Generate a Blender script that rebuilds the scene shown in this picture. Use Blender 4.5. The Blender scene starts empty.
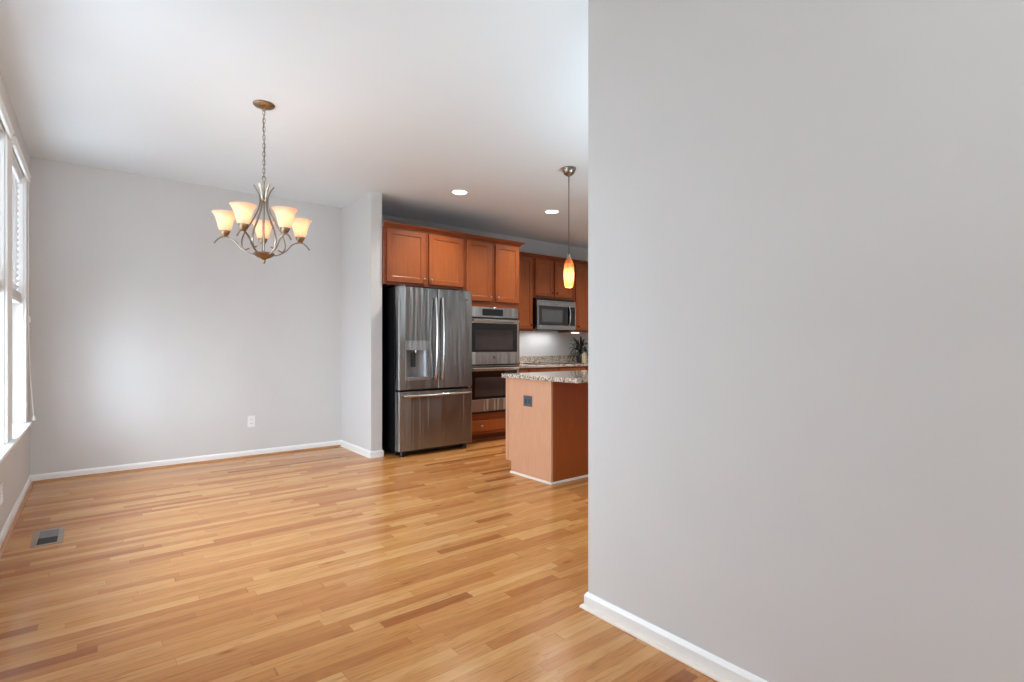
import bpy, bmesh, math, random
from mathutils import Vector, Matrix

random.seed(7)
C = bpy.context.scene.collection
SC = bpy.context.scene
PI = math.pi

# ------------------------------------------------------------------ camera
cam_data = bpy.data.cameras.new('camera')
cam = bpy.data.objects.new('camera', cam_data)
C.objects.link(cam)
cam.location = (0.0, 0.0, 1.15)
cam.rotation_euler = (PI / 2, 0.0, -math.radians(38.4))
cam_data.sensor_fit = 'HORIZONTAL'
cam_data.sensor_width = 36.0
cam_data.lens = 526.0 / 1024.0 * 36.0
cam_data.shift_y = 5.0 / 1024.0
cam_data.clip_start = 0.02
SC.camera = cam

# ------------------------------------------------------------------ world, exposure
world = bpy.data.worlds.new('sky')
SC.world = world
world.use_nodes = True
wt = world.node_tree
bg = wt.nodes['Background']
# hazy white sky above, sunlit pale ground below the horizon
_tc = wt.nodes.new('ShaderNodeTexCoord')
_sp = wt.nodes.new('ShaderNodeSeparateXYZ')
_rp = wt.nodes.new('ShaderNodeValToRGB')
_mr = wt.nodes.new('ShaderNodeMapRange')
wt.links.new(_tc.outputs['Generated'], _sp.inputs[0])
wt.links.new(_sp.outputs[2], _mr.inputs[0])
_mr.inputs[1].default_value, _mr.inputs[2].default_value = -0.25, 0.25
wt.links.new(_mr.outputs[0], _rp.inputs[0])
_rp.color_ramp.elements[0].color = (0.37, 0.425, 0.475, 1)      # sunlit ground
_rp.color_ramp.elements[1].color = (0.82, 0.975, 1.13, 1)      # hazy sky
wt.links.new(_rp.outputs[0], bg.inputs[0])
bg.inputs[1].default_value = 11.5

vs = SC.view_settings
vs.view_transform = 'Standard'
vs.look = 'None'
vs.exposure = 0.32
vs.gamma = 1.0
vs.use_curve_mapping = False
SC.cycles.use_denoising = True
SC.cycles.max_bounces = 12
SC.cycles.diffuse_bounces = 8
SC.cycles.glossy_bounces = 4
SC.cycles.transmission_bounces = 6
SC.cycles.transparent_max_bounces = 12
SC.cycles.sample_clamp_indirect = 6.0
SC.cycles.caustics_reflective = False
SC.cycles.caustics_refractive = False

# ------------------------------------------------------------------ room dimensions
XL = -0.43          # left wall face
YB = 5.97           # back wall face
H = 2.74            # ceiling
XR = 1.70           # face of the near right wall
YR = 1.605          # end of the near right wall
XK = 6.70           # kitchen right wall
YREAR = -4.2        # wall behind the camera
PX0, PX1, PY = 2.225, 2.345, 5.14   # stub wall beside the refrigerator
SILL, HEAD = 0.535, 2.45
WT = 0.16           # outside wall thickness
# openings along the left wall (y0, y1)
LEFT_WIN = [(4.62, 5.49), (3.53, 4.40), (2.44, 3.31)]
REAR_WIN = [(-0.25, 0.58), (0.68, 1.52)]
KIT_WIN = [(-2.3, -1.7, 0.90, 2.20)]   # openings in the kitchen's right wall (y0, y1, z0, z1)


def portal(name, loc, rot, sx, sy):
    l = bpy.data.lights.new(name, 'AREA')
    l.shape = 'RECTANGLE'
    l.size, l.size_y = sx, sy
    l.cycles.is_portal = True
    o = bpy.data.objects.new(name, l)
    C.objects.link(o)
    o.location, o.rotation_euler = loc, rot
    return o


for (a, b) in LEFT_WIN:
    portal('window_daylight', (XL - WT - 0.01, (a + b) / 2, (SILL + HEAD) / 2), (0, -PI / 2, 0), HEAD - SILL, b - a)
for (a, b) in REAR_WIN:
    portal('window_daylight', ((a + b) / 2, YREAR - WT - 0.01, 1.40), (PI / 2, 0, 0), b - a, 2.1)


for (a, b, z0, z1) in KIT_WIN:
    portal('window_daylight', (XK + 0.11, (a + b) / 2, (z0 + z1) / 2), (0, PI / 2, 0), z1 - z0, b - a)
# added unseen fill lights aimed up, behind the camera and behind the near wall
fl = bpy.data.lights.new('added_fill_light', 'AREA')
fl.shape = 'DISK'
fl.size = 1.9
fl.energy = 27.0
fl.color = (0.86, 0.95, 1.0)
flo = bpy.data.objects.new('added_fill_light', fl)
C.objects.link(flo)
flo.location = (0.65, -1.5, 1.3)
flo.rotation_euler = (PI, 0, 0)
fl2 = fl.copy()
fl2.size = 1.0
fl2.energy = 56.0
fl2.color = (0.68, 0.88, 1.0)
flo2 = bpy.data.objects.new('added_fill_light', fl2)
C.objects.link(flo2)
flo2.location = (3.5, 1.2, 1.2)
flo2.rotation_euler = (PI, 0, 0)


# ------------------------------------------------------------------ materials
def s2l(c):
    return tuple(((v / 255.0) / 12.92 if v / 255.0 <= 0.04045 else ((v / 255.0 + 0.055) / 1.055) ** 2.4) for v in c) + (1.0,)


class NT:
    def __init__(self, name):
        self.m = bpy.data.materials.new(name)
        self.m.use_nodes = True
        self.t = self.m.node_tree
        self.b = self.t.nodes['Principled BSDF']
        self.out = self.t.nodes['Material Output']

    def n(self, typ, **kw):
        nd = self.t.nodes.new(typ)
        for k, v in kw.items():
            setattr(nd, k, v)
        return nd

    def l(self, a, b):
        self.t.links.new(a, b)

    def coord(self, scale=(1, 1, 1), loc=(0, 0, 0)):
        tc = self.n('ShaderNodeTexCoord')
        mp = self.n('ShaderNodeMapping')
        mp.inputs['Scale'].default_value = scale
        mp.inputs['Location'].default_value = loc
        self.l(tc.outputs['Object'], mp.inputs['Vector'])
        return mp.outputs[0]

    def noise(self, vec, scale, detail=3, rough=0.5):
        nz = self.n('ShaderNodeTexNoise')
        nz.inputs['Scale'].default_value = scale
        nz.inputs['Detail'].default_value = detail
        nz.inputs['Roughness'].default_value = rough
        self.l(vec, nz.inputs['Vector'])
        return nz

    def ramp(self, fac, stops):
        r = self.n('ShaderNodeValToRGB')
        els = r.color_ramp.elements
        while len(els) < len(stops):
            els.new(0.5)
        for e, (p, c) in zip(els, stops):
            e.position, e.color = p, c
        self.l(fac, r.inputs[0])
        return r

    def bump(self, height, strength, dist=0.002):
        bp = self.n('ShaderNodeBump')
        bp.inputs['Strength'].default_value = strength
        bp.inputs['Distance'].default_value = dist
        self.l(height, bp.inputs['Height'])
        self.l(bp.outputs[0], self.b.inputs['Normal'])
        return bp

    def math(self, op, a, b=None):
        m = self.n('ShaderNodeMath', operation=op)
        for i, v in enumerate((a, b)):
            if v is None:
                continue
            if isinstance(v, (int, float)):
                m.inputs[i].default_value = v
            else:
                self.l(v, m.inputs[i])
        return m.outputs[0]


def plain(name, col, rough=0.5, metal=0.0, spec=0.5, var=0.04, scale=18.0, bump=0.0):
    k = NT(name)
    c = s2l(col)
    nz = k.noise(k.coord(), scale, 3)
    lo = tuple(v * (1 - var) for v in c[:3]) + (1,)
    hi = tuple(min(1, v * (1 + var)) for v in c[:3]) + (1,)
    r = k.ramp(nz.outputs[0], [(0.3, lo), (0.7, hi)])
    k.l(r.outputs[0], k.b.inputs['Base Color'])
    k.b.inputs['Roughness'].default_value = rough
    k.b.inputs['Metallic'].default_value = metal
    k.b.inputs['Specular IOR Level'].default_value = spec
    if bump:
        n2 = k.noise(k.coord(), 260, 2)
        k.bump(n2.outputs[0], bump, 0.0008)
    return k.m


def wood(name, light, dark, axis='z', rough=0.38, scale=1.0, spec=0.5):
    k = NT(name)
    sc = {'z': (26, 26, 1.6), 'x': (1.6, 26, 26), 'y': (26, 1.6, 26)}[axis]
    v = k.coord(tuple(s * scale for s in sc))
    nz = k.noise(v, 2.2, 6, 0.62)
    fine = k.noise(k.coord(tuple(s * scale * 5 for s in sc)), 3.0, 3, 0.6)
    blotch = k.noise(k.coord(), 5.0, 2)
    f = k.math('ADD', k.math('MULTIPLY', nz.outputs[0], 0.6), k.math('MULTIPLY', fine.outputs[0], 0.2))
    f = k.math('ADD', f, k.math('MULTIPLY', blotch.outputs[0], 0.2))
    r = k.ramp(f, [(0.33, s2l(dark)), (0.66, s2l(light))])
    k.l(r.outputs[0], k.b.inputs['Base Color'])
    k.b.inputs['Roughness'].default_value = rough
    k.b.inputs['Specular IOR Level'].default_value = spec
    k.bump(f, 0.06, 0.001)
    return k.m


def floor_mat():
    k = NT('oak_strip_floor')
    tc = k.n('ShaderNodeTexCoord')
    sep = k.n('ShaderNodeSeparateXYZ')
    k.l(tc.outputs['Object'], sep.inputs[0])
    X, Y = sep.outputs[0], sep.outputs[1]
    W = 0.0572
    yr = k.math('DIVIDE', Y, W)
    row = k.math('FLOOR', yr)
    fy = k.math('FRACT', yr)
    wn = k.n('ShaderNodeTexWhiteNoise', noise_dimensions='1D')
    k.l(row, wn.inputs['W'])
    wn2 = k.n('ShaderNodeTexWhiteNoise', noise_dimensions='1D')
    k.l(k.math('ADD', row, 71.37), wn2.inputs['W'])
    ln = k.math('ADD', k.math('MULTIPLY', wn2.outputs[0], 0.45), 0.45)     # strip length per row
    xr = k.math('DIVIDE', k.math('ADD', X, k.math('MULTIPLY', wn.outputs[0], 7.0)), ln)
    # uneven strip lengths: push the joint positions about with a slow wave
    wob = k.math('MULTIPLY', k.math('SINE', k.math('MULTIPLY', xr, 2.399)), 0.28)
    xr = k.math('ADD', xr, wob)
    idx = k.math('FLOOR', xr)
    fx = k.math('FRACT', xr)
    comb = k.n('ShaderNodeCombineXYZ')
    k.l(row, comb.inputs[0])
    k.l(idx, comb.inputs[1])
    wc = k.n('ShaderNodeTexWhiteNoise', noise_dimensions='2D')
    k.l(comb.outputs[0], wc.inputs['Vector'])
    tone = k.ramp(wc.outputs[0], [(0.0, s2l((152, 88, 42))), (0.07, s2l((174, 112, 58))), (0.40, s2l((188, 128, 70))),
                                  (0.75, s2l((198, 141, 82))), (1.0, s2l((207, 155, 96)))])
    # grain, shifted strip by strip
    off = k.n('ShaderNodeCombineXYZ')
    k.l(k.math('ADD', k.math('MULTIPLY', X, 2.2), k.math('MULTIPLY', wc.outputs[0], 37.0)), off.inputs[0])
    k.l(k.math('ADD', k.math('MULTIPLY', Y, 46.0), k.math('MULTIPLY', wc.outputs[0], 91.0)), off.inputs[1])
    g1 = k.noise(off.outputs[0], 1.6, 7, 0.62)
    g1.inputs['Distortion'].default_value = 0.9
    off2 = k.n('ShaderNodeVectorMath', operation='MULTIPLY')
    off2.inputs[1].default_value = (5, 4, 1)
    k.l(off.outputs[0], off2.inputs[0])
    g2 = k.noise(off2.outputs[0], 2.0, 4, 0.6)
    # cathedral figure: contour lines of a long soft noise
    off3 = k.n('ShaderNodeVectorMath', operation='MULTIPLY')
    off3.inputs[1].default_value = (0.62, 0.26, 1)
    k.l(off.outputs[0], off3.inputs[0])
    g3 = k.noise(off3.outputs[0], 1.0, 2, 0.45)
    ring = k.math('SINE', k.math('MULTIPLY', g3.outputs[0], 62.0))
    ring = k.math('POWER', k.math('ADD', k.math('MULTIPLY', ring, 0.5), 0.5), 0.6)
    gr = k.math('ADD', k.math('MULTIPLY', g1.outputs[0], 0.62), k.math('MULTIPLY', g2.outputs[0], 0.28))
    gr = k.math('ADD', gr, k.math('MULTIPLY', ring, 0.11))
    gcol = k.ramp(gr, [(0.30, (0.60, 0.52, 0.45, 1)), (0.47, (0.93, 0.91, 0.89, 1)), (0.70, (1.10, 1.10, 1.10, 1))])
    mul = k.n('ShaderNodeMix', data_type='RGBA', blend_type='MULTIPLY')
    mul.inputs[0].default_value = 1.0
    k.l(tone.outputs[0], mul.inputs[6])
    k.l(gcol.outputs[0], mul.inputs[7])
    # occasional knots and mineral streaks
    kv = k.n('ShaderNodeMapping')
    kv.inputs['Scale'].default_value = (2.2, 7.0, 1)
    k.l(tc.outputs['Object'], kv.inputs[0])
    kn = k.n('ShaderNodeTexVoronoi')
    kn.inputs['Scale'].default_value = 1.0
    k.l(kv.outputs[0], kn.inputs['Vector'])
    kr = k.ramp(kn.outputs['Distance'], [(0.0, (0.35, 0.22, 0.14, 1)), (0.045, (0.65, 0.5, 0.4, 1)), (0.10, (1, 1, 1, 1))])
    mk = k.n('ShaderNodeMix', data_type='RGBA', blend_type='MULTIPLY')
    mk.inputs[0].default_value = 0.8
    k.l(mul.outputs[2], mk.inputs[6])
    k.l(kr.outputs[0], mk.inputs[7])
    # seams
    ey = k.math('MINIMUM', fy, k.math('SUBTRACT', 1.0, fy))
    ex = k.math('MULTIPLY', k.math('MINIMUM', fx, k.math('SUBTRACT', 1.0, fx)), 12.0)
    e = k.math('MINIMUM', ey, ex)
    seam = k.ramp(e, [(0.0, (0.50, 0.40, 0.32, 1)), (0.018, (0.80, 0.73, 0.67, 1)), (0.03, (1, 1, 1, 1))])
    ms = k.n('ShaderNodeMix', data_type='RGBA', blend_type='MULTIPLY')
    ms.inputs[0].default_value = 0.7
    k.l(mk.outputs[2], ms.inputs[6])
    k.l(seam.outputs[0], ms.inputs[7])
    k.l(ms.outputs[2], k.b.inputs['Base Color'])
    rg = k.math('ADD', k.math('MULTIPLY', g1.outputs[0], 0.14), 0.17)
    k.l(rg, k.b.inputs['Roughness'])
    k.b.inputs['Specular IOR Level'].default_value = 0.42
    hh = k.math('ADD', k.math('MULTIPLY', seam.outputs[0], 0.5), k.math('MULTIPLY', wc.outputs[0], 0.25))
    k.bump(hh, 0.10, 0.0012)
    return k.m


def granite_mat():
    k = NT('speckled_granite')
    v = k.coord()
    vo = k.n('ShaderNodeTexVoronoi')
    vo.inputs['Scale'].default_value = 95
    k.l(v, vo.inputs['Vector'])
    sx = k.n('ShaderNodeSeparateColor')
    k.l(vo.outputs['Color'], sx.inputs[0])
    n1 = k.noise(v, 22, 4, 0.7)
    f = k.math('ADD', k.math('MULTIPLY', sx.outputs[0], 0.62), k.math('MULTIPLY', n1.outputs[0], 0.38))
    r = k.ramp(f, [(0.18, s2l((44, 40, 38))), (0.27, s2l((112, 94, 80))), (0.38, s2l((182, 162, 140))),
                   (0.50, s2l((220, 212, 202))), (0.68, s2l((204, 194, 182))), (0.80, s2l((168, 132, 98)))])
    k.l(r.outputs[0], k.b.inputs['Base Color'])
    k.b.inputs['Roughness'].default_value = 0.06
    return k.m


def steel_mat(name, col=(150, 150, 149), rough=0.27, axis='z'):
    k = NT(name)
    sc = {'z': (220, 220, 2.0), 'x': (2.0, 220, 220)}[axis]
    nz = k.noise(k.coord(sc), 1.0, 3, 0.6)
    c = s2l(col)
    r = k.ramp(nz.outputs[0], [(0.3, tuple(x * 0.88 for x in c[:3]) + (1,)), (0.7, c)])
    k.l(r.outputs[0], k.b.inputs['Base Color'])
    k.b.inputs['Metallic'].default_value = 1.0
    k.b.inputs['Roughness'].default_value = rough
    k.b.inputs['Anisotropic'].default_value = 0.95
    k.b.inputs['Anisotropic Rotation'].default_value = 0.25
    tg = k.n('ShaderNodeTangent', direction_type='RADIAL', axis='Z')
    k.l(tg.outputs[0], k.b.inputs['Tangent'])
    # slight waviness of pressed sheet: bends the reflections into vertical streaks
    wv = k.noise(k.coord((9.0, 9.0, 0.7)), 1.0, 2, 0.5)
    k.bump(k.math('ADD', k.math('MULTIPLY', wv.outputs[0], 1.0), k.math('MULTIPLY', nz.outputs[0], 0.004)), 0.8, 0.03)
    return k.m


def glass_pane_mat():
    k = NT('clear_window_glass')
    tr = k.n('ShaderNodeBsdfTransparent')
    gl = k.n('ShaderNodeBsdfGlossy')
    gl.inputs['Roughness'].default_value = 0.02
    mx = k.n('ShaderNodeMixShader')
    lw = k.n('ShaderNodeLayerWeight')
    lw.inputs[0].default_value = 0.15
    k.l(k.math('MULTIPLY', lw.outputs['Fresnel'], 0.6), mx.inputs[0])
    k.l(tr.outputs[0], mx.inputs[1])
    k.l(gl.outputs[0], mx.inputs[2])
    k.l(mx.outputs[0], k.out.inputs[0])
    return k.m


def shade_mat(name, col, emit, estr, mottled=0.0):
    """lit frosted glass: lets the bulb's light through and glows"""
    k = NT(name)
    df = k.n('ShaderNodeBsdfDiffuse')
    tl = k.n('ShaderNodeBsdfTranslucent')
    em = k.n('ShaderNodeEmission')
    nz = k.noise(k.coord((1, 1, 0.6)), 26 if mottled else 8, 4, 0.6)
    c = s2l(col)
    r = k.ramp(nz.outputs[0], [(0.35, tuple(x * (1 - mottled) for x in c[:3]) + (1,)), (0.65, c)])
    k.l(r.outputs[0], df.inputs[0])
    k.l(r.outputs[0], tl.inputs[0])
    em.inputs[0].default_value = s2l(emit)
    em.inputs[1].default_value = estr
    m1 = k.n('ShaderNodeMixShader')
    m1.inputs[0].default_value = 0.6
    k.l(df.outputs[0], m1.inputs[1])
    k.l(tl.outputs[0], m1.inputs[2])
    ad = k.n('ShaderNodeAddShader')
    k.l(m1.outputs[0], ad.inputs[0])
    k.l(em.outputs[0], ad.inputs[1])
    k.l(ad.outputs[0], k.out.inputs[0])
    return k.m


def amber_mat():
    """lit art glass: amber at the top of the shade, cream below, cloudy"""
    k = NT('lit_amber_art_glass')
    sp = k.n('ShaderNodeSeparateXYZ')
    v = k.coord()
    k.l(v, sp.inputs[0])
    nz = k.noise(v, 34, 4, 0.65)
    f = k.math('ADD', k.math('MULTIPLY', k.math('ADD', sp.outputs[2], 1.066), 3.6), k.math('MULTIPLY', k.math('SUBTRACT', nz.outputs[0], 0.5), 0.9))
    r = k.ramp(f, [(0.05, s2l((244, 200, 140))), (0.25, s2l((255, 238, 208))), (0.55, s2l((255, 228, 184))), (0.85, s2l((222, 140, 62)))])
    df = k.n('ShaderNodeBsdfDiffuse')
    tl = k.n('ShaderNodeBsdfTranslucent')
    k.l(r.outputs[0], df.inputs[0])
    k.l(r.outputs[0], tl.inputs[0])
    m1 = k.n('ShaderNodeMixShader')
    m1.inputs[0].default_value = 0.7
    k.l(df.outputs[0], m1.inputs[1])
    k.l(tl.outputs[0], m1.inputs[2])
    k.l(m1.outputs[0], k.out.inputs[0])
    return k.m


def emit_mat(name, col, strength):
    k = NT(name)
    k.b.inputs['Base Color'].default_value = s2l(col)
    k.b.inputs['Emission Color'].default_value = s2l(col)
    k.b.inputs['Emission Strength'].default_value = strength
    return k.m


M = dict(
    wall=plain('grey_wall_paint', (209, 208, 206), 0.62, 0, 0.3, 0.012, 3.0, 0.05),
    ceiling=plain('white_ceiling_paint', (228, 236, 241), 0.8, 0, 0.2, 0.008, 2.0, 0.05),
    white=plain('white_trim_paint', (238, 238, 236), 0.35, 0, 0.5, 0.01, 5.0),
    vinyl=plain('white_window_vinyl', (236, 237, 238), 0.4, 0, 0.5, 0.01, 5.0),
    blind=plain('white_blind_slat', (232, 233, 233), 0.45, 0, 0.4, 0.015, 9.0),
    floor=floor_mat(),
    shoe=wood('oak_shoe_molding', (196, 140, 92), (160, 104, 60), 'y', 0.35),
    pale_shoe=plain('pale_painted_shoe_molding', (230, 219, 206), 0.4, 0, 0.5, 0.03, 30),
    cab=wood('stained_maple', (157, 83, 34), (128, 60, 22), 'z', 0.36),
    cab_panel=wood('stained_maple_panel', (163, 88, 38), (136, 67, 26), 'z', 0.34, 0.8),
    cab_rail=wood('stained_maple_rail', (140, 68, 28), (110, 48, 18), 'x', 0.36),
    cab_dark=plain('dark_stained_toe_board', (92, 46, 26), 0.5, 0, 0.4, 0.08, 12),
    island=wood('window_lit_maple_panel', (216, 168, 134), (204, 152, 118), 'z', 0.30, 1.3),  # same wood as the back; window light and sheen put into the paler colour
    island_back=wood('maple_back_panel', (170, 86, 28), (154, 72, 20), 'z', 0.40, 1.3),  # same wood as the end panel, without its painted window light
    granite=granite_mat(),
    steel=steel_mat('brushed_stainless'),
    steel_h=steel_mat('brushed_stainless_across', (188, 189, 188), 0.26, 'x'),
    bright_steel=plain('polished_steel_handle', (205, 204, 200), 0.18, 1.0, 0.5, 0.03, 30),
    grey_plastic=plain('silver_grey_plastic', (150, 152, 154), 0.35, 0.4, 0.5, 0.03, 20),
    black=plain('black_enamel', (16, 16, 18), 0.32, 0, 0.5, 0.1, 30),
    black_glass=plain('black_oven_glass', (20, 17, 17), 0.06, 0, 0.7, 0.1, 8),
    window_glass=plain('grey_oven_window', (62, 54, 52), 0.10, 0, 0.6, 0.08, 8),
    mw_glass=plain('grey_mesh_window', (88, 90, 94), 0.15, 0, 0.5, 0.06, 40),
    dark_plastic=plain('charcoal_plastic', (44, 45, 48), 0.4, 0, 0.5, 0.06, 20),
    nickel=plain('antique_brushed_nickel', (154, 144, 130), 0.30, 1.0, 0.5, 0.10, 60),
    bronze=plain('tarnished_bronze_cap', (150, 126, 98), 0.38, 1.0, 0.5, 0.12, 60),
    knob=plain('satin_nickel_knob', (190, 176, 158), 0.28, 1.0, 0.5, 0.05, 40),
    dark_knob=plain('dark_bronze_knob', (84, 56, 40), 0.35, 0.8, 0.5, 0.05, 40),
    vent=plain('taupe_metal_register', (164, 148, 132), 0.42, 0.5, 0.5, 0.05, 40),
    louvre=plain('shadowed_grey_louvre', (118, 116, 114), 0.5, 0.4, 0.5, 0.05, 40),
    vent_dark=plain('dark_duct', (34, 32, 28), 0.7, 0, 0.3, 0.05, 40),
    pane=glass_pane_mat(),
    blue_grey=plain('slate_grey_plate', (92, 94, 102), 0.35, 0.2, 0.5, 0.04, 40),
    slate_socket=plain('blue_slate_socket', (70, 88, 100), 0.35, 0.1, 0.5, 0.04, 40),
    slot=plain('dark_blue_socket', (22, 40, 50), 0.4, 0, 0.5, 0.05, 40),
    leaf=plain('dark_green_leaf', (30, 38, 27), 0.45, 0, 0.5, 0.25, 30),
    pot=plain('dark_brown_glazed_pot', (48, 34, 30), 0.3, 0, 0.5, 0.1, 20),
    soil=plain('potting_soil', (40, 30, 24), 0.9, 0, 0.2, 0.3, 60),
    cream=plain('cream_ceramic', (176, 162, 130), 0.3, 0, 0.5, 0.04, 20),
    shade=shade_mat('lit_frosted_peach_glass', (244, 214, 194), (255, 214, 170), 0.06),
    amber=amber_mat(),
    bulb=emit_mat('glowing_bulb', (255, 230, 196), 5.5),
    hot_bulb=emit_mat('glowing_pendant_bulb', (255, 236, 206), 75.0),
    lens=emit_mat('glowing_lens', (255, 252, 246), 6.0),
    soft_lens=emit_mat('dim_lens', (250, 246, 236), 1.0),
    cable=plain('grey_cord', (70, 68, 66), 0.5, 0.2, 0.5, 0.05, 40),
)


# ------------------------------------------------------------------ mesh helpers
def box(bm, x0, x1, y0, y1, z0, z1, bev=0.0, seg=2):
    g = bmesh.ops.create_cube(bm, size=1.0)
    vsx = g['verts']
    for v in vsx:
        v.co = Vector((x0 + (v.co.x + 0.5) * (x1 - x0), y0 + (v.co.y + 0.5) * (y1 - y0), z0 + (v.co.z + 0.5) * (z1 - z0)))
    if bev > 0:
        es = list({e for v in vsx for e in v.link_edges})
        bmesh.ops.bevel(bm, geom=es, offset=bev, segments=seg, affect='EDGES', profile=0.5)
    return bm


def tube(bm, pts, rad, seg=10, closed=False, flat=None):
    """a round bar through pts; rad a number or one per point; flat=(a,b) squashes the section"""
    pts = [Vector(p) for p in pts]
    n = len(pts)
    rads = rad if isinstance(rad, (list, tuple)) else [rad] * n
    rings = []
    ref = None
    for i, p in enumerate(pts):
        if closed:
            t = (pts[(i + 1) % n] - pts[i - 1]).normalized()
        else:
            t = (pts[min(i + 1, n - 1)] - pts[max(i - 1, 0)]).normalized()
        if ref is None:
            ref = Vector((0, 0, 1)) if abs(t.z) < 0.9 else Vector((1, 0, 0))
            a = t.cross(ref).normalized()
        else:
            a = (a - t * a.dot(t))
            a = a.normalized() if a.length > 1e-6 else t.orthogonal().normalized()
        b = t.cross(a).normalized()
        fa, fb = flat or (1, 1)
        rings.append([bm.verts.new(p + a * (math.cos(2 * PI * k / seg) * rads[i] * fa) + b * (math.sin(2 * PI * k / seg) * rads[i] * fb)) for k in range(seg)])
    m = n if closed else n - 1
    for i in range(m):
        r0, r1 = rings[i], rings[(i + 1) % n]
        for k in range(seg):
            bm.faces.new((r0[k], r0[(k + 1) % seg], r1[(k + 1) % seg], r1[k]))
    if not closed:
        bm.faces.new(list(reversed(rings[0])))
        bm.faces.new(rings[-1])
    return bm


def lathe(bm, prof, cx=0, cy=0, seg=28, cap=True):
    """prof: list of (radius, z) from one end to the other"""
    rings = []
    for (r, z) in prof:
        rings.append([bm.verts.new((cx + r * math.cos(2 * PI * k / seg), cy + r * math.sin(2 * PI * k / seg), z)) for k in range(seg)])
    for i in range(len(rings) - 1):
        for k in range(seg):
            bm.faces.new((rings[i][k], rings[i][(k + 1) % seg], rings[i + 1][(k + 1) % seg], rings[i + 1][k]))
    if cap:
        bm.faces.new(list(reversed(rings[0])))
        bm.faces.new(rings[-1])
    return bm


def smooth_path(ctrl, n=10):
    """Catmull-Rom through control points"""
    P = [Vector(c) for c in ctrl]
    P = [P[0] * 2 - P[1]] + P + [P[-1] * 2 - P[-2]]
    out = []
    for i in range(1, len(P) - 2):
        for k in range(n):
            t = k / n
            p0, p1, p2, p3 = P[i - 1], P[i], P[i + 1], P[i + 2]
            out.append(0.5 * ((2 * p1) + (p2 - p0) * t + (2 * p0 - 5 * p1 + 4 * p2 - p3) * t * t + (3 * p1 - p0 - 3 * p2 + p3) * t ** 3))
    out.append(P[-2])
    return out


def shaker(bm, x0, x1, z0, z1, yf, t=0.02, rail=0.055, depth=0.008, cham=0.008):
    """framed cabinet door with a sunk flat panel, front at y = yf, facing -Y"""
    e = 0.003
    def ring(a, y):
        return [bm.verts.new(c) for c in ((x0 + a, y, z0 + a), (x1 - a, y, z0 + a), (x1 - a, y, z1 - a), (x0 + a, y, z1 - a))]
    R = [ring(0, yf + t), ring(0, yf + e), ring(e, yf), ring(rail, yf), ring(rail + cham * 0.4, yf + depth * 0.75), ring(rail + cham, yf + depth)]
    for a, b in zip(R, R[1:]):
        for k in range(4):
            bm.faces.new((a[k], a[(k + 1) % 4], b[(k + 1) % 4], b[k]))
    bm.faces.new(R[-1])
    bm.faces.new(list(reversed(R[0])))
    return bm


def prism(bm, prof, axis, a, b):
    """extrude a 2-D profile: axis 'x' -> prof is (y,z) between x=a,b; axis 'y' -> prof is (x,z)"""
    def P(p, t):
        return (t, p[0], p[1]) if axis == 'x' else (p[0], t, p[1])
    A = [bm.verts.new(P(p, a)) for p in prof]
    B = [bm.verts.new(P(p, b)) for p in prof]
    n = len(prof)
    for k in range(n):
        bm.faces.new((A[k], A[(k + 1) % n], B[(k + 1) % n], B[k]))
    bm.faces.new(list(reversed(A)))
    bm.faces.new(B)
    return bm


ORIGIN = {}


def obj(name, bm, mat, parent=None, smooth=False, angle=40):
    """bm holds world coordinates; children are stored relative to their thing's base"""
    org = Vector((0, 0, 0))
    root = parent
    while root is not None and root.parent is not None:
        root = root.parent
    if root is not None:
        org = ORIGIN[root.name]
    if org.length:
        bmesh.ops.translate(bm, verts=bm.verts, vec=-org)
    bmesh.ops.recalc_face_normals(bm, faces=bm.faces)
    me = bpy.data.meshes.new(name)
    bm.to_mesh(me)
    bm.free()
    if isinstance(mat, (list, tuple)):
        for m in mat:
            me.materials.append(m)
    else:
        me.materials.append(mat)
    if smooth:
        for p in me.polygons:
            p.use_smooth = True
        me.set_sharp_from_angle(angle=math.radians(angle))
    o = bpy.data.objects.new(name, me)
    C.objects.link(o)
    o.parent = parent
    return o


def thing(name, label, cat, loc, group=None):
    o = bpy.data.objects.new(name, None)
    C.objects.link(o)
    o.location = loc
    o.empty_display_size = 0.05
    o['label'] = label
    o['category'] = cat
    o['kind'] = 'thing'
    if group:
        o['group'] = group
    ORIGIN[o.name] = Vector(loc)
    return o


def tag(o, label, cat, group=None):
    o['label'] = label
    o['category'] = cat
    o['kind'] = 'thing'
    if group:
        o['group'] = group
    return o


def struct(name, bm, mat, smooth=False):
    o = obj(name, bm, mat, None, smooth)
    o['kind'] = 'structure'
    return o


def copy_tree(o, parent=None):
    c = o.copy()
    C.objects.link(c)
    c.parent = parent
    for ch in list(o.children):
        copy_tree(ch, c)
    return c


B = bmesh.new

# ------------------------------------------------------------------ the room
bm = B(); box(bm, XL - WT, XK + 0.1, YREAR - WT, YB + 0.12, -0.10, 0.0)
struct('floor', bm, M['floor'])
bm = B(); box(bm, XL - WT, XK + 0.1, YREAR - WT, YB + 0.12, H, H + 0.10)
struct('ceiling', bm, M['ceiling'])

bm = B()
edges = [YREAR - WT] + [v for w in sorted(LEFT_WIN) for v in w] + [YB + 0.12]
for i in range(0, len(edges), 2):
    box(bm, XL - WT, XL, edges[i], edges[i + 1], 0, H)
for (a, b) in LEFT_WIN:
    box(bm, XL - WT, XL, a, b, 0, SILL)
    box(bm, XL - WT, XL, a, b, HEAD, H)
struct('wall_left', bm, M['wall'])

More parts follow.
